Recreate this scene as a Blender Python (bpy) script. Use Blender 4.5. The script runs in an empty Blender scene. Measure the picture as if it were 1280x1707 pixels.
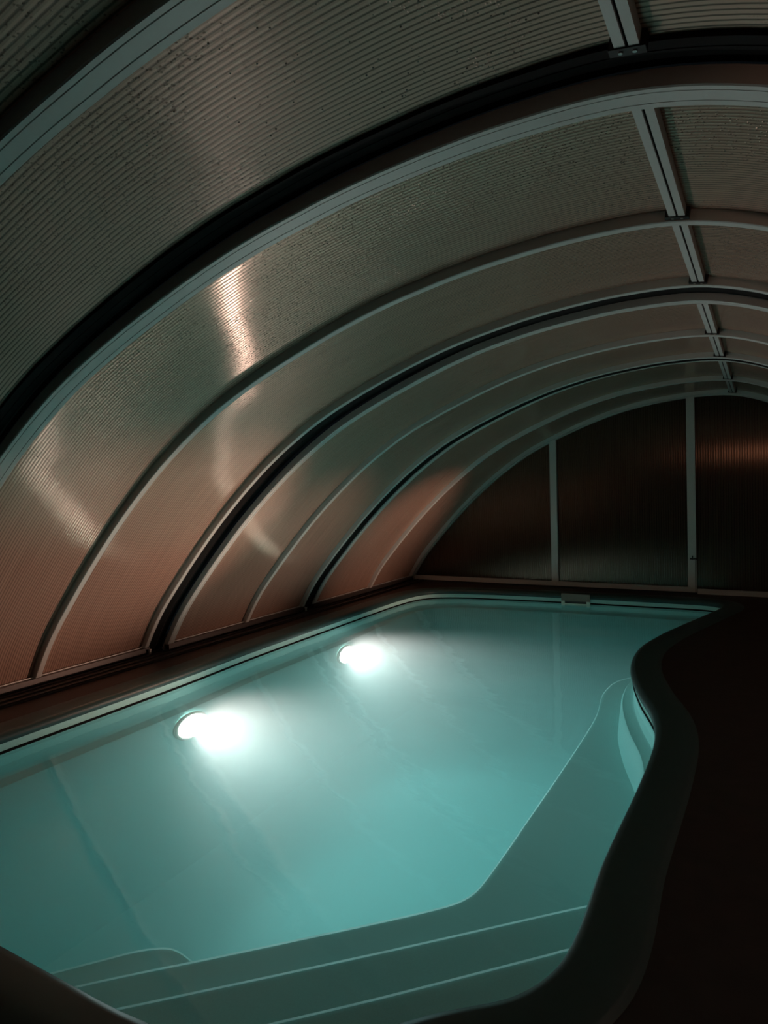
import bpy, bmesh, math, random
from mathutils import Vector, Matrix

# ------------------------------------------------------------------ camera
SC = bpy.context.scene
COL = SC.collection
EYE = Vector((0.0, 0.0, 1.5))
F_PX = 1100.0

def make_camera():
    # vanishing point of the hall's length and the roll of the horizon, in the 1280x1707 frame
    Yc = Vector(((1268 - 640) / F_PX, (797 - 853.5) / F_PX, 1.0)).normalized()
    n = Yc.cross(Vector((1, -0.029, 0))).normalized()
    if n.y > 0:
        n = -n
    Zc = n
    Xc = Yc.cross(Zc)
    right = Vector((Xc.x, Yc.x, Zc.x))
    down = Vector((Xc.y, Yc.y, Zc.y))
    fwd = Vector((Xc.z, Yc.z, Zc.z))
    cam = bpy.data.cameras.new('camera')
    cam.sensor_fit = 'VERTICAL'
    cam.sensor_height = 36
    cam.lens = 36 * F_PX / 1707
    cam.clip_start = 0.02
    o = bpy.data.objects.new('camera', cam)
    COL.objects.link(o)
    m = Matrix.Identity(4)
    for i in range(3):
        m[i][0] = right[i]
        m[i][1] = -down[i]
        m[i][2] = -fwd[i]
        m[i][3] = EYE[i]
    o.matrix_world = m
    SC.camera = o

make_camera()

# ------------------------------------------------------------------ light and exposure
vs = SC.view_settings
vs.view_transform = 'Standard'
vs.look = 'None'
vs.gamma = 1
vs.use_curve_mapping = False
vs.exposure = 0.2
SC.cycles.use_denoising = True
SC.cycles.max_bounces = 8
SC.cycles.diffuse_bounces = 4
SC.cycles.glossy_bounces = 4
SC.cycles.transmission_bounces = 4
SC.cycles.transparent_max_bounces = 12
SC.cycles.volume_bounces = 2
SC.cycles.sample_clamp_indirect = 3.0
SC.cycles.sample_clamp_direct = 0

LAMP_Z = -0.42
LAMP_W = 275.0                       # the two lamps in the left pool wall
LAMP_COL = (1.0, 0.80, 0.76)
FILL_W = 620.0                       # warm fill lights added under the right coping, for the left wall
FILL_COL = (1.0, 0.57, 0.41)
WARM_W = 14.0                       # hooded lamp added behind the camera for the end wall streak
WARM_COL = (1.0, 0.50, 0.34)
VOL_SCATTER = 0.34
VOL_ABSORB = 0.35

w = bpy.data.worlds.new('night')
SC.world = w
w.use_nodes = True
w.node_tree.nodes['Background'].inputs[0].default_value = (0.35, 0.5, 0.6, 1)
w.node_tree.nodes['Background'].inputs[1].default_value = 0.004

# ------------------------------------------------------------------ materials
def new_mat(name):
    m = bpy.data.materials.new(name)
    m.use_nodes = True
    nt = m.node_tree
    return m, nt, nt.nodes['Principled BSDF']

def N(nt, kind, **kw):
    n = nt.nodes.new(kind)
    for k, v in kw.items():
        if k.startswith('_'):
            setattr(n, k[1:], v)
        else:
            key = int(k[1:]) if k[0] == 'i' and k[1:].isdigit() else k
            n.inputs[key].default_value = v
    return n

def math_node(nt, op, a, b=None, clamp=False):
    n = nt.nodes.new('ShaderNodeMath')
    n.operation = op
    n.use_clamp = clamp
    for i, v in enumerate((a, b)):
        if v is None:
            continue
        if isinstance(v, (int, float)):
            n.inputs[i].default_value = v
        else:
            nt.links.new(v, n.inputs[i])
    return n.outputs[0]

def simple(name, col, rough=0.5, metal=0.0, spec=0.5, noise=0.15, scale=20, bump=0.0):
    m, nt, p = new_mat(name)
    tc = N(nt, 'ShaderNodeTexCoord')
    no = N(nt, 'ShaderNodeTexNoise', Scale=scale, Detail=4.0)
    nt.links.new(tc.outputs['Object'], no.inputs['Vector'])
    mx = N(nt, 'ShaderNodeMix', _data_type='RGBA')
    nt.links.new(no.outputs['Fac'], mx.inputs[0])
    mx.inputs[6].default_value = tuple(c * (1 - noise) for c in col) + (1,)
    mx.inputs[7].default_value = tuple(min(1, c * (1 + noise)) for c in col) + (1,)
    nt.links.new(mx.outputs[2], p.inputs['Base Color'])
    p.inputs['Roughness'].default_value = rough
    p.inputs['Metallic'].default_value = metal
    p.inputs['Specular IOR Level'].default_value = spec
    if bump:
        b = N(nt, 'ShaderNodeBump', Strength=bump, Distance=0.01)
        nt.links.new(no.outputs['Fac'], b.inputs['Height'])
        nt.links.new(b.outputs[0], p.inputs['Normal'])
    return m

def fluted_panel(name, col, pitch=0.021, rot=0.25, metal=0.45, rough=0.34, wet=True, line=0.75, bump=0.35):
    """Twin-wall polycarbonate: UV u = metres along the flutes, v = metres across them."""
    m, nt, p = new_mat(name)
    L = nt.links.new
    uv = N(nt, 'ShaderNodeUVMap', _uv_map='UVMap')
    sep = N(nt, 'ShaderNodeSeparateXYZ')
    L(uv.outputs[0], sep.inputs[0])
    ph = math_node(nt, 'FRACT', math_node(nt, 'DIVIDE', sep.outputs[1], pitch))
    tri = math_node(nt, 'ABSOLUTE', math_node(nt, 'SUBTRACT', ph, 0.5))       # .5 on the web, 0 mid flute
    web = math_node(nt, 'MULTIPLY', math_node(nt, 'SUBTRACT', tri, 0.27), 7.0, True)
    # droplets of condensation, heaviest near the ridge
    tc = N(nt, 'ShaderNodeTexCoord')
    big = N(nt, 'ShaderNodeTexNoise', Scale=1.3, Detail=3.0)
    L(tc.outputs['Object'], big.inputs['Vector'])
    vor = N(nt, 'ShaderNodeTexVoronoi', Scale=75.0)
    wob = N(nt, 'ShaderNodeTexNoise', Scale=40.0, Detail=2.0)
    L(tc.outputs['Object'], wob.inputs['Vector'])
    L(tc.outputs['Object'], vor.inputs['Vector'])
    xyz = N(nt, 'ShaderNodeSeparateXYZ')
    L(tc.outputs['Object'], xyz.inputs[0])
    high = math_node(nt, 'MULTIPLY', math_node(nt, 'SUBTRACT', xyz.outputs[2], 1.3), 1.0, True)
    zone = math_node(nt, 'MULTIPLY', math_node(nt, 'MULTIPLY', math_node(nt, 'SUBTRACT', big.outputs['Fac'], 0.33), 6.0, True), high)
    drop = math_node(nt, 'MULTIPLY', math_node(nt, 'SUBTRACT', 0.34, vor.outputs['Distance']), 6.0, True)
    drop = math_node(nt, 'MULTIPLY', drop, math_node(nt, 'MULTIPLY', math_node(nt, 'SUBTRACT', wob.outputs['Fac'], 0.43), 14.0, True))
    drop = math_node(nt, 'MULTIPLY', drop, zone)
    if not wet:
        drop = math_node(nt, 'MULTIPLY', drop, 0.0)
    # vertical dribble streaks
    mp = N(nt, 'ShaderNodeCombineXYZ')
    L(math_node(nt, 'MULTIPLY', sep.outputs[0], 1.2), mp.inputs[0])
    L(math_node(nt, 'MULTIPLY', sep.outputs[1], 30.0), mp.inputs[1])
    st = N(nt, 'ShaderNodeTexNoise', Scale=1.0, Detail=3.0)
    L(mp.outputs[0], st.inputs['Vector'])
    dark = math_node(nt, 'SUBTRACT', 1.0, math_node(nt, 'MULTIPLY', web, line))
    dark = math_node(nt, 'MULTIPLY', dark, math_node(nt, 'SUBTRACT', 1.0, math_node(nt, 'MULTIPLY', drop, 0.6)))
    dark = math_node(nt, 'MULTIPLY', dark, math_node(nt, 'ADD', 0.8, math_node(nt, 'MULTIPLY', st.outputs['Fac'], 0.4)))
    vm = N(nt, 'ShaderNodeVectorMath', _operation='SCALE')
    vm.inputs[0].default_value = col
    L(dark, vm.inputs['Scale'])
    L(vm.outputs[0], p.inputs['Base Color'])
    p.inputs['Roughness'].default_value = rough
    p.inputs['Metallic'].default_value = metal
    p.inputs['Anisotropic'].default_value = 0.93
    p.inputs['IOR'].default_value = 1.65
    p.inputs['Anisotropic Rotation'].default_value = rot
    p.inputs['Specular IOR Level'].default_value = 0.6
    p.inputs['Specular Tint'].default_value = (1.0, 0.72, 0.55, 1)
    tg = N(nt, 'ShaderNodeTangent', _direction_type='UV_MAP', _uv_map='UVMap')
    L(tg.outputs[0], p.inputs['Tangent'])
    b = N(nt, 'ShaderNodeBump', Strength=bump, Distance=0.004)
    hgt = math_node(nt, 'SUBTRACT', math_node(nt, 'ADD', math_node(nt, 'MULTIPLY', drop, 0.8), math_node(nt, 'MULTIPLY', st.outputs['Fac'], 0.5)), tri)
    L(hgt, b.inputs['Height'])
    L(b.outputs[0], p.inputs['Normal'])
    return m

M = {}
M['panel'] = fluted_panel('bronze_polycarbonate', (0.56, 0.37, 0.29), rough=0.19, line=0.5)
M['near_panel'] = fluted_panel('near_bronze_polycarbonate', (0.58, 0.39, 0.31), metal=0.12, rough=0.42, line=0.8, bump=0.45)
M['end_panel'] = fluted_panel('smoked_polycarbonate', (0.035, 0.026, 0.020), pitch=0.03, rot=0.25, metal=0.1, rough=0.18, wet=False, line=0.4, bump=0.25)
M['alu'] = simple('pale_aluminium', (0.50, 0.51, 0.49), rough=0.5, metal=0.2, noise=0.05, scale=60)
M['alu_dark'] = simple('dark_aluminium', (0.045, 0.038, 0.036), rough=0.42, metal=0.3, noise=0.2)
M['rubber'] = simple('black_rubber', (0.006, 0.006, 0.006), rough=0.75, spec=0.1, noise=0.2)
M['black'] = simple('black_plastic', (0.010, 0.010, 0.010), rough=0.5, spec=0.3)
M['screw'] = simple('screw_steel', (0.5, 0.5, 0.48), rough=0.3, metal=0.8)
M['deck'] = simple('dark_brown_deck', (0.030, 0.017, 0.014), rough=0.5, spec=0.3, noise=0.5, scale=9, bump=0.2)
M['coping'] = simple('dark_teal_coping', (0.035, 0.070, 0.070), rough=0.42, spec=0.3, noise=0.12, scale=30)
M['shell'] = simple('teal_gelcoat', (0.46, 0.76, 0.73), rough=0.55, noise=0.16, scale=160)
M['white'] = simple('white_plastic', (0.75, 0.76, 0.66), rough=0.4, noise=0.06)
M['drop'] = simple('droplet_water', (0.22, 0.23, 0.21), rough=0.04, spec=1.0)
M['taupe'] = simple('taupe_plastic', (0.22, 0.19, 0.16), rough=0.5)
M['chrome'] = simple('brushed_steel', (0.6, 0.6, 0.6), rough=0.25, metal=0.9)

def glow_fin_mat():  # translucent white that stands in for the caustic glow on the step edges
    m = bpy.data.materials.new('translucent_glow_fin')
    m.use_nodes = True
    nt = m.node_tree
    nt.nodes.clear()
    out = N(nt, 'ShaderNodeOutputMaterial')
    t = N(nt, 'ShaderNodeBsdfTranslucent')
    t.inputs[0].default_value = (0.95, 0.98, 0.95, 1)
    d = N(nt, 'ShaderNodeBsdfDiffuse')
    d.inputs[0].default_value = (0.95, 0.98, 0.95, 1)
    tc = N(nt, 'ShaderNodeTexCoord')
    no = N(nt, 'ShaderNodeTexNoise', Scale=9.0, Detail=3.0)
    nt.links.new(tc.outputs['Object'], no.inputs['Vector'])
    mx = N(nt, 'ShaderNodeMixShader')
    nt.links.new(math_node(nt, 'MULTIPLY', no.outputs['Fac'], 0.5), mx.inputs[0])
    nt.links.new(t.outputs[0], mx.inputs[1])
    nt.links.new(d.outputs[0], mx.inputs[2])
    nt.links.new(mx.outputs[0], out.inputs['Surface'])
    return m
M['edge'] = glow_fin_mat()

def lens_mat(name='lit_lamp_lens', col=(1.0, 0.93, 0.90, 1), strength=14.0):
    m, nt, p = new_mat(name)
    p.inputs['Base Color'].default_value = (1, 1, 1, 1)
    p.inputs['Emission Color'].default_value = col
    p.inputs['Emission Strength'].default_value = strength
    return m
M['lens'] = lens_mat()
M['added_lens'] = lens_mat('added_lamp_lens', (1.0, 0.5, 0.3, 1), 30.0)  # glowing face of the added rim lights and streak lamp

def water_mat():
    m = bpy.data.materials.new('pool_water')
    m.use_nodes = True
    nt = m.node_tree
    nt.nodes.clear()
    L = nt.links.new
    out = N(nt, 'ShaderNodeOutputMaterial')
    tr = N(nt, 'ShaderNodeBsdfTransparent')
    gl = N(nt, 'ShaderNodeBsdfGlossy', Roughness=0.025)
    mix = N(nt, 'ShaderNodeMixShader')
    geo = N(nt, 'ShaderNodeNewGeometry')
    fr = N(nt, 'ShaderNodeFresnel', IOR=1.38)
    tc = N(nt, 'ShaderNodeTexCoord')
    mp = N(nt, 'ShaderNodeMapping')
    mp.inputs['Scale'].default_value = (1.0, 1.6, 1.0)
    L(tc.outputs['Object'], mp.inputs[0])
    n1 = N(nt, 'ShaderNodeTexNoise', Scale=1.6, Detail=2.0, Roughness=0.4)
    n2 = N(nt, 'ShaderNodeTexNoise', Scale=14.0, Detail=2.0)
    L(mp.outputs[0], n1.inputs['Vector'])
    L(mp.outputs[0], n2.inputs['Vector'])
    h = math_node(nt, 'ADD', n1.outputs['Fac'], math_node(nt, 'MULTIPLY', n2.outputs['Fac'], 0.05))
    b = N(nt, 'ShaderNodeBump', Strength=0.5, Distance=0.012)
    L(h, b.inputs['Height'])
    L(b.outputs[0], gl.inputs['Normal'])
    L(b.outputs[0], fr.inputs['Normal'])
    # from below: softened internal reflection
    fac = math_node(nt, 'MULTIPLY', fr.outputs[0], math_node(nt, 'SUBTRACT', 1.0, geo.outputs['Backfacing']))
    fac = math_node(nt, 'ADD', fac, math_node(nt, 'MULTIPLY', geo.outputs['Backfacing'], math_node(nt, 'MULTIPLY', fr.outputs[0], 0.45)))
    L(fac, mix.inputs[0])
    L(tr.outputs[0], mix.inputs[1])
    L(gl.outputs[0], mix.inputs[2])
    L(mix.outputs[0], out.inputs['Surface'])
    sc = N(nt, 'ShaderNodeVolumeScatter', Density=VOL_SCATTER, Anisotropy=0.15)
    sc.inputs['Color'].default_value = (0.90, 0.95, 0.93, 1)
    ab = N(nt, 'ShaderNodeVolumeAbsorption', Density=VOL_ABSORB)
    ab.inputs['Color'].default_value = (0.15, 0.83, 0.85, 1)
    ad = N(nt, 'ShaderNodeAddShader')
    L(sc.outputs[0], ad.inputs[0])
    L(ab.outputs[0], ad.inputs[1])
    L(ad.outputs[0], out.inputs['Volume'])
    return m
M['water'] = water_mat()

# ------------------------------------------------------------------ helpers
def link(name, bm, mats, parent=None, smooth=False, autos=None):
    me = bpy.data.meshes.new(name)
    bmesh.ops.recalc_face_normals(bm, faces=bm.faces)
    bm.to_mesh(me)
    bm.free()
    for m in (mats if isinstance(mats, (list, tuple)) else [mats]):
        me.materials.append(m)
    if smooth:
        for p in me.polygons:
            p.use_smooth = True
        if autos is not None:
            me.set_sharp_from_angle(angle=math.radians(autos))
    o = bpy.data.objects.new(name, me)
    COL.objects.link(o)
    if parent is not None:
        o.parent = parent
        o.matrix_parent_inverse = parent.matrix_basis.inverted()
    return o

def tag(o, label=None, cat=None, group=None, kind=None):
    if label: o['label'] = label
    if cat: o['category'] = cat
    if group: o['group'] = group
    if kind: o['kind'] = kind
    return o

def empty(name, loc=(0, 0, 0)):
    o = bpy.data.objects.new(name, None)
    o.location = loc
    o.empty_display_size = 0.1
    COL.objects.link(o)
    return o

def box(bm, x0, x1, y0, y1, z0, z1):
    v = [bm.verts.new((x, y, z)) for z in (z0, z1) for y in (y0, y1) for x in (x0, x1)]
    for f in ((0, 2, 3, 1), (4, 5, 7, 6), (0, 1, 5, 4), (2, 6, 7, 3), (0, 4, 6, 2), (1, 3, 7, 5)):
        bm.faces.new([v[i] for i in f])

def cyl(bm, c, axis, r, h, n=20, r2=None):
    a = Vector(axis).normalized()
    u = a.orthogonal().normalized()
    v = a.cross(u)
    r2 = r if r2 is None else r2
    A, B = [], []
    for i in range(n):
        t = 2 * math.pi * i / n
        d = u * math.cos(t) + v * math.sin(t)
        A.append(bm.verts.new(Vector(c) + d * r))
        B.append(bm.verts.new(Vector(c) + a * h + d * r2))
    for i in range(n):
        j = (i + 1) % n
        bm.faces.new((A[i], A[j], B[j], B[i]))
    bm.faces.new(A[::-1]); bm.faces.new(B)

def tube(bm, pts, r, n=8):
    rings = []
    P = [Vector(p) for p in pts]
    for i, p in enumerate(P):
        d = (P[min(i + 1, len(P) - 1)] - P[max(i - 1, 0)]).normalized()
        u = d.cross(Vector((0, 0, 1))).normalized()
        v = d.cross(u)
        rings.append([bm.verts.new(p + (u * math.cos(2 * math.pi * k / n) + v * math.sin(2 * math.pi * k / n)) * r) for k in range(n)])
    for a, b in zip(rings, rings[1:]):
        for k in range(n):
            j = (k + 1) % n
            bm.faces.new((a[k], a[j], b[j], b[k]))
    bm.faces.new(rings[0][::-1]); bm.faces.new(rings[-1])

def catmull(P, closed=False, sub=8):
    P = [Vector(p) for p in P]
    n = len(P)
    out = []
    rng = range(n) if closed else range(n - 1)
    for i in rng:
        g = (lambda k: P[k % n]) if closed else (lambda k: P[max(0, min(n - 1, k))])
        p0, p1, p2, p3 = g(i - 1), g(i), g(i + 1), g(i + 2)
        # centripetal-like tension by chord to avoid overshoot
        for s in range(sub):
            t = s / sub
            d1 = (p2 - p0) * 0.5
            d2 = (p3 - p1) * 0.5
            c = (p2 - p1).length
            if d1.length > c: d1 *= c / d1.length
            if d2.length > c: d2 *= c / d2.length
            t2, t3 = t * t, t * t * t
            out.append(p1 * (2 * t3 - 3 * t2 + 1) + d1 * (t3 - 2 * t2 + t) + p2 * (-2 * t3 + 3 * t2) + d2 * (t3 - t2))
    if not closed:
        out.append(P[-1])
    return out

# ------------------------------------------------------------------ arch profile
CX = -0.6
RT = [(0, 4.37), (5, 4.16), (10, 3.93), (15, 3.73), (20, 3.56), (25, 3.41), (30, 3.28), (35, 3.165), (40, 3.06),
      (46, 2.94), (52, 2.84), (58, 2.765), (65, 2.70), (72, 2.65), (80, 2.61), (88, 2.595), (97, 2.59), (105, 2.55),
      (115, 2.47), (125, 2.37), (135, 2.25), (145, 2.13), (155, 2.02), (165, 1.93), (173, 1.89), (180, 1.87)]
ADD = {'first': (0.12, 0.055), 'wide': (0.09, 0.03), 'middle': (0.01, -0.01), 'far': (0.0, 0.0)}
RIDGE_TH = 96.6

def radius(th, seg):
    for (a, ra), (b, rb) in zip(RT, RT[1:]):
        if a <= th <= b:
            # smooth by cubic through neighbours
            t = (th - a) / (b - a)
            i = RT.index((a, ra))
            pm = RT[i - 1] if i > 0 else (2 * a - b, 2 * ra - rb)
            pn = RT[i + 2] if i + 2 < len(RT) else (2 * b - a, 2 * rb - ra)
            m0 = (rb - pm[1]) / (b - pm[0]) * (b - a)
            m1 = (pn[1] - ra) / (pn[0] - a) * (b - a)
            t2, t3 = t * t, t ** 3
            r = ra * (2 * t3 - 3 * t2 + 1) + m0 * (t3 - 2 * t2 + t) + rb * (-2 * t3 + 3 * t2) + m1 * (t3 - t2)
            break
    lo, hi = ADD[seg]
    k = max(0.0, min(1.0, (th - 30) / 40.0)) if th < 120 else max(0.0, 1 - (th - 120) / 40.0)
    return r + lo + (hi - lo) * k

def arch_pts(seg, th0=0.0, th1=180.0, n=120):
    """list of (point(x,z), outward normal(x,z))"""
    ths = [th0 + (th1 - th0) * i / n for i in range(n + 1)]
    def pt(th):
        r = radius(max(0, min(180, th)), seg)
        a = math.radians(th)
        return Vector((CX - r * math.cos(a), r * math.sin(a)))
    out = []
    for th in ths:
        p = pt(th)
        d = pt(min(180, th + 0.7)) - pt(max(0, th - 0.7))
        nrm = Vector((-d.y, d.x)).normalized()
        out.append((p, nrm))
    return out

def sweep(bm, seg, section, th0=0.0, th1=180.0, n=120, closed=True, uv=False):
    """section: list of (y, offset outward); swept along the arch"""
    A = arch_pts(seg, th0, th1, n)
    rings = []
    for p, nr in A:
        ring = []
        for (y, o) in section:
            q = p + nr * o
            ring.append(bm.verts.new((q.x, y, max(0.0, q.y))))
        rings.append(ring)
    arc = [0.0]
    for (a, _), (b, _) in zip(A, A[1:]):
        arc.append(arc[-1] + (b - a).length)
    lay = bm.loops.layers.uv.new('UVMap') if uv else None
    m = len(section)
    for i, (a, b) in enumerate(zip(rings, rings[1:])):
        for k in range(m if closed else m - 1):
            j = (k + 1) % m
            f = bm.faces.new((a[k], a[j], b[j], b[k]))
            if uv:
                for lp in f.loops:
                    if lp.vert in (a[k], a[j]):
                        lp[lay].uv = (arc[i], lp.vert.co.y)
                    else:
                        lp[lay].uv = (arc[i + 1], lp.vert.co.y)
    if closed:
        bm.faces.new(rings[0][::-1])
        bm.faces.new(rings[-1])

# ------------------------------------------------------------------ pool outline
OUT = [(-4.22, 2.2), (-4.26, 3.9), (-4.32, 4.9), (-4.35, 6.2), (-4.37, 7.8), (-4.32, 8.35), (-4.17, 8.64), (-3.85, 8.80),
       (-3.4, 8.87), (-2.18, 8.96), (-1.12, 8.98), (-0.70, 8.98), (-0.50, 8.93), (-0.40, 8.78), (-0.41, 8.52), (-0.53, 8.05),
       (-0.81, 7.02), (-0.93, 6.40), (-0.95, 6.00), (-0.90, 5.52), (-0.77, 5.00), (-0.60, 4.48), (-0.53, 4.05), (-0.52, 3.45),
       (-0.54, 2.64), (-0.53, 2.22), (-0.55, 1.98), (-0.63, 1.80), (-0.80, 1.64), (-1.02, 1.42), (-1.28, 1.26), (-1.58, 1.215), (-1.86, 1.21),
       (-2.3, 1.21), (-3.4, 1.20), (-3.95, 1.28), (-4.17, 1.55)]
OUTLINE = [Vector((p.x, p.y)) for p in catmull([(x, y, 0) for x, y in OUT], closed=True, sub=8)]

def offset(P, d):
    """d > 0 moves into the pool"""
    n = len(P)
    res = []
    for i in range(n):
        t = (P[(i + 1) % n] - P[i - 1]).normalized()
        res.append(P[i] + Vector((t.y, -t.x)) * d)      # clockwise outline: inside is on the right
    return res

def ring_sweep(bm, stations, close_last=False):
    """stations: list of (inset, z or z-function of y)"""
    rings = []
    for d, z in stations:
        ring = offset(OUTLINE, d) if abs(d) > 1e-6 else OUTLINE
        rings.append([bm.verts.new((p.x, p.y, z(p) if callable(z) else z)) for p in ring])
    n = len(OUTLINE)
    for a, b in zip(rings, rings[1:]):
        for i in range(n):
            j = (i + 1) % n
            bm.faces.new((a[i], a[j], b[j], b[i]))
    return rings

WATER_Z = -0.125

# ------------------------------------------------------------------ deck (floor)
def build_deck():
    bm = bmesh.new()
    hole = offset(OUTLINE, -0.20)
    hv = [bm.verts.new((p.x, p.y, 0)) for p in hole]
    he = [bm.edges.new((hv[i], hv[(i + 1) % len(hv)])) for i in range(len(hv))]
    x0, x1, y0, y1 = -5.6, 2.2, -1.2, 10.4
    rect = []
    for k in range(24): rect.append((x0 + (x1 - x0) * k / 24, y0))
    for k in range(30): rect.append((x1, y0 + (y1 - y0) * k / 30))
    for k in range(24): rect.append((x1 - (x1 - x0) * k / 24, y1))
    for k in range(30): rect.append((x0, y1 - (y1 - y0) * k / 30))
    rv = [bm.verts.new((x, y, 0)) for x, y in rect]
    re_ = [bm.edges.new((rv[i], rv[(i + 1) % len(rv)])) for i in range(len(rv))]
    bmesh.ops.triangle_fill(bm, edges=he + re_, use_beauty=True, use_dissolve=False)
    for f in bm.faces:
        f.normal_update()
        if f.normal.z < 0:
            f.normal_flip()
    me = bpy.data.meshes.new('floor')
    bm.to_mesh(me); bm.free()
    me.materials.append(M['deck'])
    o = bpy.data.objects.new('floor', me)
    COL.objects.link(o)
    s = o.modifiers.new('thickness', 'SOLIDIFY')
    s.thickness = 0.04
    s.offset = -1
    tag(o, 'dark brown pool deck around the basin', None, None, 'structure')
build_deck()

# ------------------------------------------------------------------ pool
pool = empty('swimming_pool', (-2.4, 5.0, -1.6))
tag(pool, 'teal moulded swimming pool with corner steps sunk in the dark deck', 'swimming pool')

def ledge_z(p):
    k = max(0.0, min(1.0, (p.y - 6.5) / 2.2))
    return -0.29 + 0.06 * k

bm = bmesh.new()
R = ring_sweep(bm, [(-0.03, -0.035), (0.0, -0.045), (0.0, lambda p: ledge_z(p) + 0.01), (0.012, ledge_z), (0.085, lambda p: ledge_z(p) - 0.008),
                    (0.10, lambda p: ledge_z(p) - 0.03), (0.125, -0.55), (0.17, -1.0), (0.22, -1.5), (0.34, -1.6)])
bot = R[-1]
es = [bm.edges.get((bot[i], bot[(i + 1) % len(bot)])) for i in range(len(bot))]
bmesh.ops.triangle_fill(bm, edges=es, use_beauty=True)
link('basin_shell', bm, M['shell'], pool, smooth=True, autos=40)

bm = bmesh.new()
sec = [(0.015, -0.052), (0.022, -0.036), (0.020, -0.014), (0.008, 0.006), (-0.02, 0.014), (-0.10, 0.016), (-0.185, 0.016),
       (-0.20, 0.008), (-0.215, 0.0), (-0.215, -0.03), (-0.05, -0.055)]
rings = ring_sweep(bm, sec)
n = len(OUTLINE)
for i in range(n):
    j = (i + 1) % n
    bm.faces.new((rings[-1][i], rings[-1][j], rings[0][j], rings[0][i]))
tag(link('coping', bm, M['coping'], pool, smooth=True, autos=50), 'dark grey-teal rounded rim')

bm = bmesh.new()
ring_sweep(bm, [(0.001, -0.104), (0.006, -0.107), (0.006, -0.121), (0.001, -0.124)])
tag(link('waterline_bead', bm, M['rubber'], pool, smooth=True), 'thin black line at the waterline')

def slab(name, edge, far, ztop, zbot, mat, parent, sloped=0.03):
    """step: `edge` is the visible nosing, `far` closes the outline behind the wall"""
    bm = bmesh.new()
    E = [Vector((x, y)) for x, y in edge]
    Fp = [Vector((x, y)) for x, y in far]
    top = [bm.verts.new((p.x, p.y, ztop)) for p in E + Fp]
    botv = []
    for i, p in enumerate(E):
        d = (E[min(i + 1, len(E) - 1)] - E[max(0, i - 1)]).normalized()
        nn = Vector((d.y, -d.x))
        if nn.x > 0: nn = -nn
        botv.append(bm.verts.new((p.x + nn.x * sloped, p.y + nn.y * sloped, zbot)))
    for p in Fp:
        botv.append(bm.verts.new((p.x, p.y, zbot)))
    m = len(top)
    for i in range(m):
        j = (i + 1) % m
        bm.faces.new((top[i], top[j], botv[j], botv[i]))
    te = [bm.edges.get((top[i], top[(i + 1) % m])) for i in range(m)]
    bmesh.ops.triangle_fill(bm, edges=te, use_beauty=True)
    o = link(name, bm, mat, parent)
    bm = bmesh.new()  # thin fin added to carry the bright caustic line of the edge
    A_ = [bm.verts.new((p.x, p.y, ztop - 0.004)) for p in E]
    B_ = [bm.verts.new((p.x, p.y, ztop + 0.009)) for p in E]
    for k in range(len(E) - 1):
        bm.faces.new((A_[k], A_[k + 1], B_[k + 1], B_[k]))
    fin = link('edge_glow_fin', bm, M['edge'], o, smooth=True)
    tag(fin, 'translucent fin added along the step edge to carry its bright light line')
    return o

def smooth2(P, sub=6):
    return [(p.x, p.y) for p in catmull([(x, y, 0) for x, y in P], sub=sub)]

# everything below the coping keeps inside the basin wall or ends within its thickness
slab('bench', smooth2([(-1.00, 7.35), (-1.15, 7.25), (-1.31, 6.95), (-1.34, 6.47), (-1.27, 5.88), (-1.25, 5.06), (-1.25, 3.85), (-1.26, 3.08), (-1.32, 2.90),
      (-1.57, 2.62), (-2.12, 2.06), (-2.46, 1.72), (-2.78, 1.36)]), [(-2.3, 1.15), (-1.3, 1.25), (-0.75, 1.5), (-0.45, 1.9), (-0.45, 4.2), (-0.72, 5.2), (-0.80, 6.6)],
     -0.55, -1.58, M['shell'], pool)
slab('tread', smooth2([(-0.52, 3.12), (-0.70, 2.97), (-1.36, 2.30), (-2.05, 1.62), (-2.36, 1.32)]),
     [(-2.1, 1.18), (-1.3, 1.25), (-0.75, 1.5), (-0.45, 1.9)], -0.42, -0.56, M['shell'], pool)
slab('tread', smooth2([(-0.52, 2.56), (-0.64, 2.50), (-0.72, 2.42), (-1.17, 1.95), (-1.46, 1.66), (-1.76, 1.36)]),
     [(-1.6, 1.22), (-1.3, 1.25), (-0.75, 1.5), (-0.45, 1.9)], -0.30, -0.43, M['shell'], pool)
slab('tread', smooth2([(-2.24, 2.13), (-2.48, 2.17), (-2.61, 2.10), (-2.74, 1.95), (-2.88, 1.78), (-3.2, 1.40)]),
     [(-3.0, 1.3), (-2.4, 1.3), (-2.2, 1.6)], -0.70, -1.58, M['shell'], pool)

# skimmer on the far wall
sk = bmesh.new()
xa, xb, ya = -2.37, -1.99, 8.93
box(sk, xa, xa + 0.045, ya, ya + 0.03, -0.15, -0.035)
box(sk, xb - 0.045, xb, ya, ya + 0.03, -0.15, -0.035)
box(sk, xa + 0.045, xb - 0.045, ya, ya + 0.03, -0.15, -0.118)
skim = link('skimmer', sk, M['white'], pool)
bm = bmesh.new(); box(bm, xa + 0.045, xb - 0.045, ya + 0.012, ya + 0.018, -0.11, -0.037)
link('flap', bm, M['alu_dark'], skim)
bm = bmesh.new(); box(bm, xa, xb, ya - 0.002, ya + 0.03, -0.085, 0.012)
link('cover_plate', bm, M['taupe'], skim)

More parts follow.
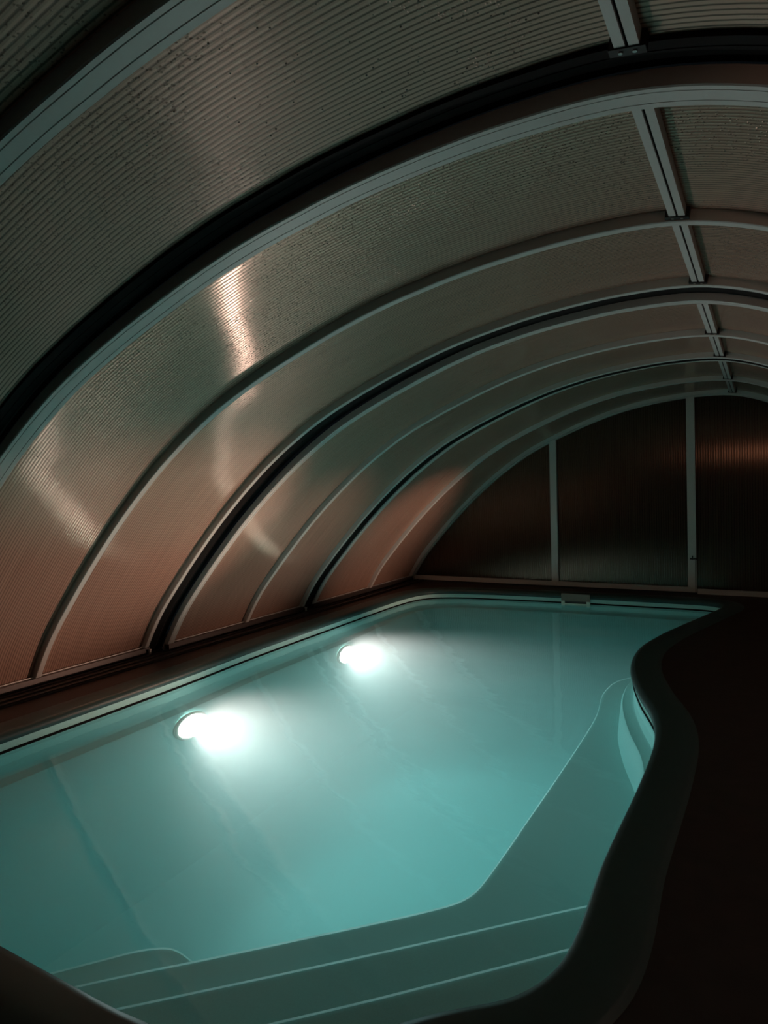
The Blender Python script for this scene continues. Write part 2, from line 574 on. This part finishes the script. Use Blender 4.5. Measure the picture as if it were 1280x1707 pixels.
# ------------------------------------------------------------------ water
bm = bmesh.new()
rings = ring_sweep(bm, [(-0.012, WATER_Z), (-0.012, -1.64)])
for r_, zdir in ((rings[0], 1), (rings[1], -1)):
    es = [bm.edges.get((r_[i], r_[(i + 1) % n])) for i in range(n)]
    bmesh.ops.triangle_fill(bm, edges=es, use_beauty=True)
wt = link('pool_water', bm, M['water'])
tag(wt, 'milky turquoise lit water filling the pool', 'water', None, 'stuff')

# ------------------------------------------------------------------ lamps
def wall_x(y, side):
    best = None
    for i in range(len(OUTLINE)):
        a, b = OUTLINE[i], OUTLINE[(i + 1) % len(OUTLINE)]
        if (a.y - y) * (b.y - y) <= 0 and abs(a.y - b.y) > 1e-6:
            x = a.x + (b.x - a.x) * (y - a.y) / (b.y - a.y)
            if (side < 0 and x < -2.4) or (side > 0 and x > -2.4):
                best = x
    return best

OVAL = 0.58
def make_lamp(y, side, label, aim, power, col, cone, blend=1.0, group=None, rr=0.155, soft=0.08, LAMP_Z=LAMP_Z):
    x = wall_x(y, side) - side * 0.118
    d = -side
    root = empty('underwater_lamp', (x, y, LAMP_Z))
    tag(root, label, 'lamp', group)
    bm = bmesh.new()
    seg_n = 40
    prof = [(rr + 0.03, 0.0), (rr + 0.03, 0.012), (rr + 0.018, 0.024), (rr, 0.024), (rr - 0.006, 0.012), (rr - 0.006, 0.0)]
    rings = []
    for k in range(seg_n):
        t = 2 * math.pi * k / seg_n
        rings.append([bm.verts.new((x + d * q, y + r_ * math.cos(t), LAMP_Z + r_ * OVAL * math.sin(t))) for r_, q in prof])
    for k in range(seg_n):
        a, b = rings[k], rings[(k + 1) % seg_n]
        for i in range(len(prof)):
            j = (i + 1) % len(prof)
            bm.faces.new((a[i], a[j], b[j], b[i]))
    link('bezel', bm, M['white'], root, smooth=True, autos=40)
    bm = bmesh.new()
    rings = []
    for q in range(6):
        s = q / 6
        rr2 = (rr - 0.007) * math.cos(s * math.pi / 2)
        xx = x + d * (0.010 + 0.042 * math.sin(s * math.pi / 2))
        rings.append([bm.verts.new((xx, y + rr2 * math.cos(2 * math.pi * k / seg_n), LAMP_Z + rr2 * OVAL * math.sin(2 * math.pi * k / seg_n))) for k in range(seg_n)])
    for a, b in zip(rings, rings[1:]):
        for k in range(seg_n):
            bm.faces.new((a[k], a[(k + 1) % seg_n], b[(k + 1) % seg_n], b[k]))
    bm.faces.new(rings[-1])
    link('lens', bm, M['lens'], root, smooth=True)
    li = bpy.data.lights.new('lamp_light', 'SPOT')
    li.energy = power
    li.color = col
    li.spot_size = math.radians(cone)
    li.spot_blend = blend
    li.shadow_soft_size = soft
    lo = bpy.data.objects.new('lamp_light', li)
    COL.objects.link(lo)
    lo.parent = root
    lo.location = (d * 0.058, 0, 0)
    lo.rotation_euler = Vector(aim).to_track_quat('-Z', 'Y').to_euler()
    return root

make_lamp(3.89, -1, 'oval glowing underwater lamp in the left pool wall, nearer the camera', (1, 0.02, -0.06), LAMP_W * 1.15, LAMP_COL, 126, 1.0)
make_lamp(6.40, -1, 'oval glowing underwater lamp in the left pool wall, farther away', (1, -0.42, -0.06), LAMP_W * 1.5, LAMP_COL, 122, 1.0)
def rim_fill(y, label, target, power, cone):  # added light with no seen source, makes the copper glow on the left wall
    x = wall_x(y, 1) - 0.002
    z = -0.082
    root = empty('rim_fill_light', (x, y, z))
    tag(root, label, 'lamp')
    bm = bmesh.new()
    cyl(bm, (x, y, z), (-1, 0, 0), 0.022, 0.02, 20, 0.019)
    link('housing', bm, M['chrome'], root, smooth=True, autos=40)
    bm = bmesh.new()
    cyl(bm, (x - 0.0195, y, z), (-1, 0, 0), 0.014, 0.002, 20)
    link('lens', bm, M['added_lens'], root)
    li = bpy.data.lights.new('lamp_light', 'SPOT')
    li.energy = power
    li.color = FILL_COL
    li.spot_size = math.radians(cone)
    li.spot_blend = 1.0
    li.shadow_soft_size = 0.014
    lo = bpy.data.objects.new('lamp_light', li)
    COL.objects.link(lo)
    lo.parent = root
    lo.location = (-0.028, 0, 0)
    lo.rotation_euler = (Vector(target) - Vector((x, y, z))).to_track_quat('-Z', 'Y').to_euler()

rim_fill(6.15, 'added small warm fill light under the right pool rim at the tip of the bulge', (-4.8, 2.9, 1.3), FILL_W * 0.95, 42)
rim_fill(6.60, 'added small warm fill light under the right pool rim just past the bulge', (-4.7, 5.3, 0.95), FILL_W * 0.26, 44)
rim_fill(7.20, 'added small warm fill light under the right pool rim farther towards the end wall', (-4.6, 8.0, 0.95), FILL_W * 0.42, 44)

# unseen hooded lamp on a post, added to put a warm streak in the end wall
GL = Vector((0.50, -0.75, 2.2))
gaim = Vector((-0.2, 10.3, -0.35)).normalized()
gl = empty('streak_lamp', (GL.x, GL.y, 0))
tag(gl, 'added dark lamp post with a hooded warm head behind the viewer, for the end wall streak', 'lamp')
bm = bmesh.new()
cyl(bm, (GL.x, GL.y, 0), (0, 0, 1), 0.07, 0.012, 24)
cyl(bm, (GL.x, GL.y, 0.012), (0, 0, 1), 0.02, GL.z - 0.10, 16)
link('post', bm, M['alu_dark'], gl, smooth=True, autos=40)
rot = gaim.to_track_quat('Y', 'Z').to_matrix()
def gbox(bm, x0, x1, y0, y1, z0, z1):
    v = [bm.verts.new(GL + rot @ Vector((x, y, z))) for z in (z0, z1) for y in (y0, y1) for x in (x0, x1)]
    for f in ((0, 2, 3, 1), (4, 5, 7, 6), (0, 1, 5, 4), (2, 6, 7, 3), (0, 4, 6, 2), (1, 3, 7, 5)):
        bm.faces.new([v[i] for i in f])
bm = bmesh.new()
gbox(bm, -0.10, 0.10, -0.10, -0.085, -0.09, 0.06)
gbox(bm, -0.10, 0.10, -0.10, 0.17, 0.045, 0.06)
gbox(bm, -0.10, 0.10, -0.10, 0.02, -0.09, -0.078)
gbox(bm, -0.10, -0.088, -0.10, 0.06, -0.09, 0.06)
gbox(bm, 0.088, 0.10, -0.10, 0.06, -0.09, 0.06)
link('hood', bm, M['alu_dark'], gl)
bm = bmesh.new()
gbox(bm, -0.07, 0.07, -0.082, -0.07, -0.05, 0.03)
link('lens', bm, M['added_lens'], gl)
li = bpy.data.lights.new('lamp_light', 'SPOT')
li.energy = WARM_W
li.color = WARM_COL
li.spot_size = math.radians(34)
li.spot_blend = 1.0
li.shadow_soft_size = 0.03
lo = bpy.data.objects.new('lamp_light', li)
COL.objects.link(lo)
lo.parent = gl
lo.location = (GL + gaim * -0.03) - Vector((GL.x, GL.y, 0))
lo.rotation_euler = gaim.to_track_quat('-Z', 'Y').to_euler()

# ------------------------------------------------------------------ enclosure segments
def rib_section(y0, wid, h=0.052, grooves=True):
    y1 = y0 + wid
    s = [(y0, h), (y0, 0.004), (y0 + 0.004, 0.0)]
    if grooves:
        for f in (0.22, 0.72):
            g = y0 + wid * f
            s += [(g - 0.002, 0.0), (g - 0.001, 0.004), (g + 0.001, 0.004), (g + 0.002, 0.0)]
    s += [(y1 - 0.004, 0.0), (y1, 0.004), (y1, h)]
    return s

def ridge_bar(seg, y0, y1, parent):
    p, nr = arch_pts(seg, RIDGE_TH - 0.01, RIDGE_TH + 0.01, 1)[0]
    tx = Vector((nr.y, -nr.x))
    bm = bmesh.new()
    def pr(a, b, o0, o1):
        q = [p + tx * a + nr * o0, p + tx * b + nr * o0, p + tx * b + nr * o1, p + tx * a + nr * o1]
        v = [bm.verts.new((c.x, y, c.y)) for y in (y0, y1) for c in q]
        for f in ((0, 1, 2, 3), (7, 6, 5, 4), (0, 4, 5, 1), (1, 5, 6, 2), (2, 6, 7, 3), (3, 7, 4, 0)):
            bm.faces.new([v[i] for i in f])
    pr(-0.034, -0.006, 0.012, 0.05)
    pr(0.003, 0.030, 0.012, 0.05)
    o = link('ridge_bar', bm, M['alu'], parent)
    bm = bmesh.new()
    pr(-0.0055, 0.0025, 0.020, 0.05)
    link('gap_seal', bm, M['rubber'], o)
    # corner block at the far end of the bar, with two screws
    bm = bmesh.new()
    yy0, yy1 = y1 - 0.002, y1 + 0.0
    q = [p + tx * -0.05 + nr * 0.008, p + tx * 0.045 + nr * 0.008, p + tx * 0.045 + nr * 0.05, p + tx * -0.05 + nr * 0.05]
    v = [bm.verts.new((c.x, y, c.y)) for y in (y1 - 0.035, y1) for c in q]
    for f in ((0, 1, 2, 3), (7, 6, 5, 4), (0, 4, 5, 1), (1, 5, 6, 2), (2, 6, 7, 3), (3, 7, 4, 0)):
        bm.faces.new([v[i] for i in f])
    b = link('bracket', bm, M['black'], o)
    for a in (-0.02, 0.0165):
        bm = bmesh.new()
        c = p + tx * a + nr * 0.008
        cyl(bm, (c.x, y1 - 0.018, c.y), (-nr.x, 0, -nr.y), 0.006, 0.003, 10)
        link('screw', bm, M['screw'], o)

def build_segment(seg, front, mid, end, label, next_seg=None, next_y=None, wide=0.115, mid_w=0.052, dark_end=False):
    root = empty('enclosure_segment', (CX, (front + end) / 2, 0))
    tag(root, label, 'pool cover', 'telescopic segments of the pool enclosure')
    ribs = [(front, wide, True, 0), (mid, mid_w, mid_w > 0.08, 0), (end - 0.045, 0.045, False, dark_end)]
    for y0, wd, g, dk in ribs:
        bm = bmesh.new()
        if dk:
            sweep(bm, seg, [(y0, 0.052), (y0, 0.034), (y0 + wd, 0.034), (y0 + wd, 0.052)])
        else:
            sweep(bm, seg, rib_section(y0, wd, 0.052, g))
        link('rib', bm, M['rubber'] if dk else M['alu'], root, smooth=True, autos=30)
    # bays between the ribs: one sheet left of the ridge, one right
    for y0, y1 in ((front + 0.02, mid + 0.03), (mid + 0.03, end - 0.01)):
        for t0, t1, nn in ((0, RIDGE_TH, 90), (RIDGE_TH, 180, 60)):
            bm = bmesh.new()
            sweep(bm, seg, [(y0, 0.050), (y1 - 0.002, 0.050), (y1 - 0.002, 0.060), (y0, 0.060)], t0, t1, nn, uv=True)
            link('panel', bm, M['near_panel' if seg == 'first' else 'panel'], root, smooth=True, autos=30)
    ridge_bar(seg, front + wide - 0.005, mid, root)
    ridge_bar(seg, mid + mid_w - 0.002, end - 0.045, root)
    if next_seg is not None:
        # rubber brush seals closing the slot towards the next, smaller segment
        bm = bmesh.new()
        ya, yb = end - 0.003, next_y + 0.01
        ym = ya + (yb - ya) * 0.55
        lo_ = 0.028 if dark_end else 0.0
        sweep(bm, seg, [(ya, 0.004 + lo_), (ym - 0.008, 0.004 + lo_), (ym - 0.008, 0.052), (ya, 0.052)])
        sweep(bm, seg, [(ym + 0.008, 0.010 + lo_), (yb, 0.010 + lo_), (yb, 0.062), (ym + 0.008, 0.062)])
        link('rubber_seal', bm, M['rubber'], root, smooth=True, autos=30)
        bm = bmesh.new()
        sweep(bm, seg, [(ym - 0.008, 0.012 + lo_), (ym + 0.008, 0.012 + lo_), (ym + 0.008, 0.05), (ym - 0.008, 0.05)])
        link('seal_bead', bm, M['alu_dark'], root, smooth=True, autos=30)
    # bottom rails, left and right
    for sgn, th in ((-1, 0), (1, 180)):
        p = arch_pts(seg, 0, 180, 2)[0 if sgn < 0 else 2][0]
        bm = bmesh.new()
        xa = p.x + (0.0 if sgn < 0 else -0.05)
        box(bm, xa - 0.01, xa + 0.055, front, end, 0.02, 0.075)
        o = link('base_rail', bm, M['alu_dark'], root)
        bm = bmesh.new()
        box(bm, xa + 0.0, xa + 0.012 if sgn < 0 else xa + 0.012, front + 0.09, end - 0.05, 0.075, 0.083)
        link('trim_strip', bm, M['alu'], o)
    # floor lock bolt at the near left foot of the end rib
    p = arch_pts(seg, 0, 180, 2)[0][0]
    bm = bmesh.new()
    cyl(bm, (p.x + 0.075, end - 0.02, 0.02), (0, 0, 1), 0.012, 0.035, 12)
    cyl(bm, (p.x + 0.075, end - 0.02, 0.055), (0, 0, 1), 0.018, 0.008, 12)
    link('floor_bolt', bm, M['screw'], root)
    return root

build_segment('first', -0.10, 1.10, 1.95, 'enclosure segment overhead, nearest the camera, ribbed bronze sheets with droplets', next_seg='first', next_y=2.02, mid_w=0.10, dark_end=True)
build_segment('wide', 2.02, 3.12, 4.24, 'second enclosure segment from the camera, arching over the nearer lamp', next_seg='wide', next_y=4.40)
build_segment('middle', 4.40, 5.50, 6.58, 'third enclosure segment from the camera, arching over the farther lamp', next_seg='middle', next_y=6.74, wide=0.075)
build_segment('far', 6.74, 8.15, 9.50, 'last enclosure segment, joined to the dark end wall', wide=0.07)

# hanging droplets of condensation that catch the light
random.seed(4)
bm = bmesh.new()
for k in range(330):
    sg, ya, yb = random.choice([('first', 1.22, 1.93), ('first', 1.22, 1.93), ('wide', 2.2, 3.08), ('wide', 3.2, 4.15)])
    th = random.triangular(62, 96, 88)
    p, nr = arch_pts(sg, th - 0.01, th + 0.01, 1)[0]
    c = p + nr * 0.0495
    rr_ = random.uniform(0.0012, 0.0030)
    bmesh.ops.create_icosphere(bm, subdivisions=2, radius=rr_, matrix=Matrix.Translation((c.x, random.uniform(ya, yb), c.y)))
tag(link('water_droplets', bm, M['drop'], smooth=True), 'clear condensation droplets clinging under the ceiling sheets near the ridge', 'droplets', None, 'stuff')

# floor tracks
for xs, side, lab in ((-5.16, 'left', 'dark multi-groove floor track along the left side under the arches'),
                 (1.25, 'right', 'dark multi-groove floor track along the right side under the arches')):
    bm = bmesh.new()
    box(bm, xs, xs + 0.42, -0.6, 9.62, 0.0, 0.012)
    for k in range(5):
        box(bm, xs + 0.02 + k * 0.095, xs + 0.03 + k * 0.095, -0.6, 9.62, 0.012, 0.026)
    tag(link('floor_track', bm, M['alu_dark']), lab, 'rail')

# ------------------------------------------------------------------ end wall
EY = 9.56
wall = empty('wall_back', (CX, EY, 0))
tag(wall, 'dark smoked end wall of the enclosure with pale posts', None, None, 'structure')
def inner_z(x, seg='far'):
    A = arch_pts(seg, 0, 180, 360)
    best = 0
    for (a, _), (b, _) in zip(A, A[1:]):
        if (a.x - x) * (b.x - x) <= 0 and abs(a.x - b.x) > 1e-7:
            best = max(best, a.y + (b.y - a.y) * (x - a.x) / (b.x - a.x))
    return best
posts = [(-2.66, -2.565), (-0.845, -0.745)]
bounds = [-4.93, -2.61, -0.795, 1.24]
for k in range(3):
    xa, xb = bounds[k], bounds[k + 1]
    bm = bmesh.new()
    lay = bm.loops.layers.uv.new('UVMap')
    nx = 48
    fr, bk = [], []
    for y_, L_ in ((EY + 0.012, fr), (EY + 0.028, bk)):
        for i in range(nx + 1):
            x = xa + (xb - xa) * i / nx
            L_.append((bm.verts.new((x, y_, 0.02)), bm.verts.new((x, y_, max(0.03, inner_z(x) + 0.03)))))
    for L_ in (fr, bk):
        for (a0, a1), (b0, b1) in zip(L_, L_[1:]):
            bm.faces.new((a0, b0, b1, a1))
    for (f0, f1), (f2, f3), (g0, g1), (g2, g3) in zip(fr, fr[1:], bk, bk[1:]):
        bm.faces.new((f1, f3, g3, g1)); bm.faces.new((f0, g0, g2, f2))
    bm.faces.new((fr[0][0], fr[0][1], bk[0][1], bk[0][0]))
    bm.faces.new((fr[-1][0], bk[-1][0], bk[-1][1], fr[-1][1]))
    for f in bm.faces:
        for lp in f.loops:
            lp[lay].uv = (lp.vert.co.z, lp.vert.co.x)
    link('panel', bm, M['end_panel'], wall)
for i, (xa, xb) in enumerate(posts):
    bm = bmesh.new()
    box(bm, xa, xb, EY - 0.035, EY + 0.012, 0.07 if i == 0 else 0.02, inner_z((xa + xb) / 2) + 0.02)
    po = link('post', bm, M['alu'], wall)
    if i == 1:
        bm = bmesh.new()
        box(bm, xb - 0.075, xb + 0.004, EY - 0.044, EY - 0.035, 0.455, 0.475)
        box(bm, xb - 0.05, xb - 0.036, EY - 0.05, EY - 0.035, 0.475, 0.505)
        cyl(bm, (xb - 0.043, EY - 0.035, 0.465), (0, -1, 0), 0.011, 0.022, 12)
        tag(link('latch', bm, M['black'], po), 'small black door latch')
        bm = bmesh.new()
        box(bm, xb - 0.016, xb - 0.012, EY - 0.0365, EY - 0.030, 0.02, 0.45)
        link('door_seam', bm, M['rubber'], po)
bm = bmesh.new(); box(bm, -4.93, -0.745, EY - 0.03, EY + 0.012, 0.02, 0.085); link('bottom_rail', bm, M['alu'], wall)
bm = bmesh.new(); box(bm, -0.735, 1.24, EY - 0.025, EY + 0.012, 0.0, 0.065); link('bottom_rail', bm, M['alu'], wall)
bm = bmesh.new()
sweep(bm, 'far', [(EY - 0.04, -0.012), (EY + 0.012, -0.012), (EY + 0.012, 0.05), (EY - 0.04, 0.05)])
link('arch_frame', bm, M['alu'], wall, smooth=True, autos=30)
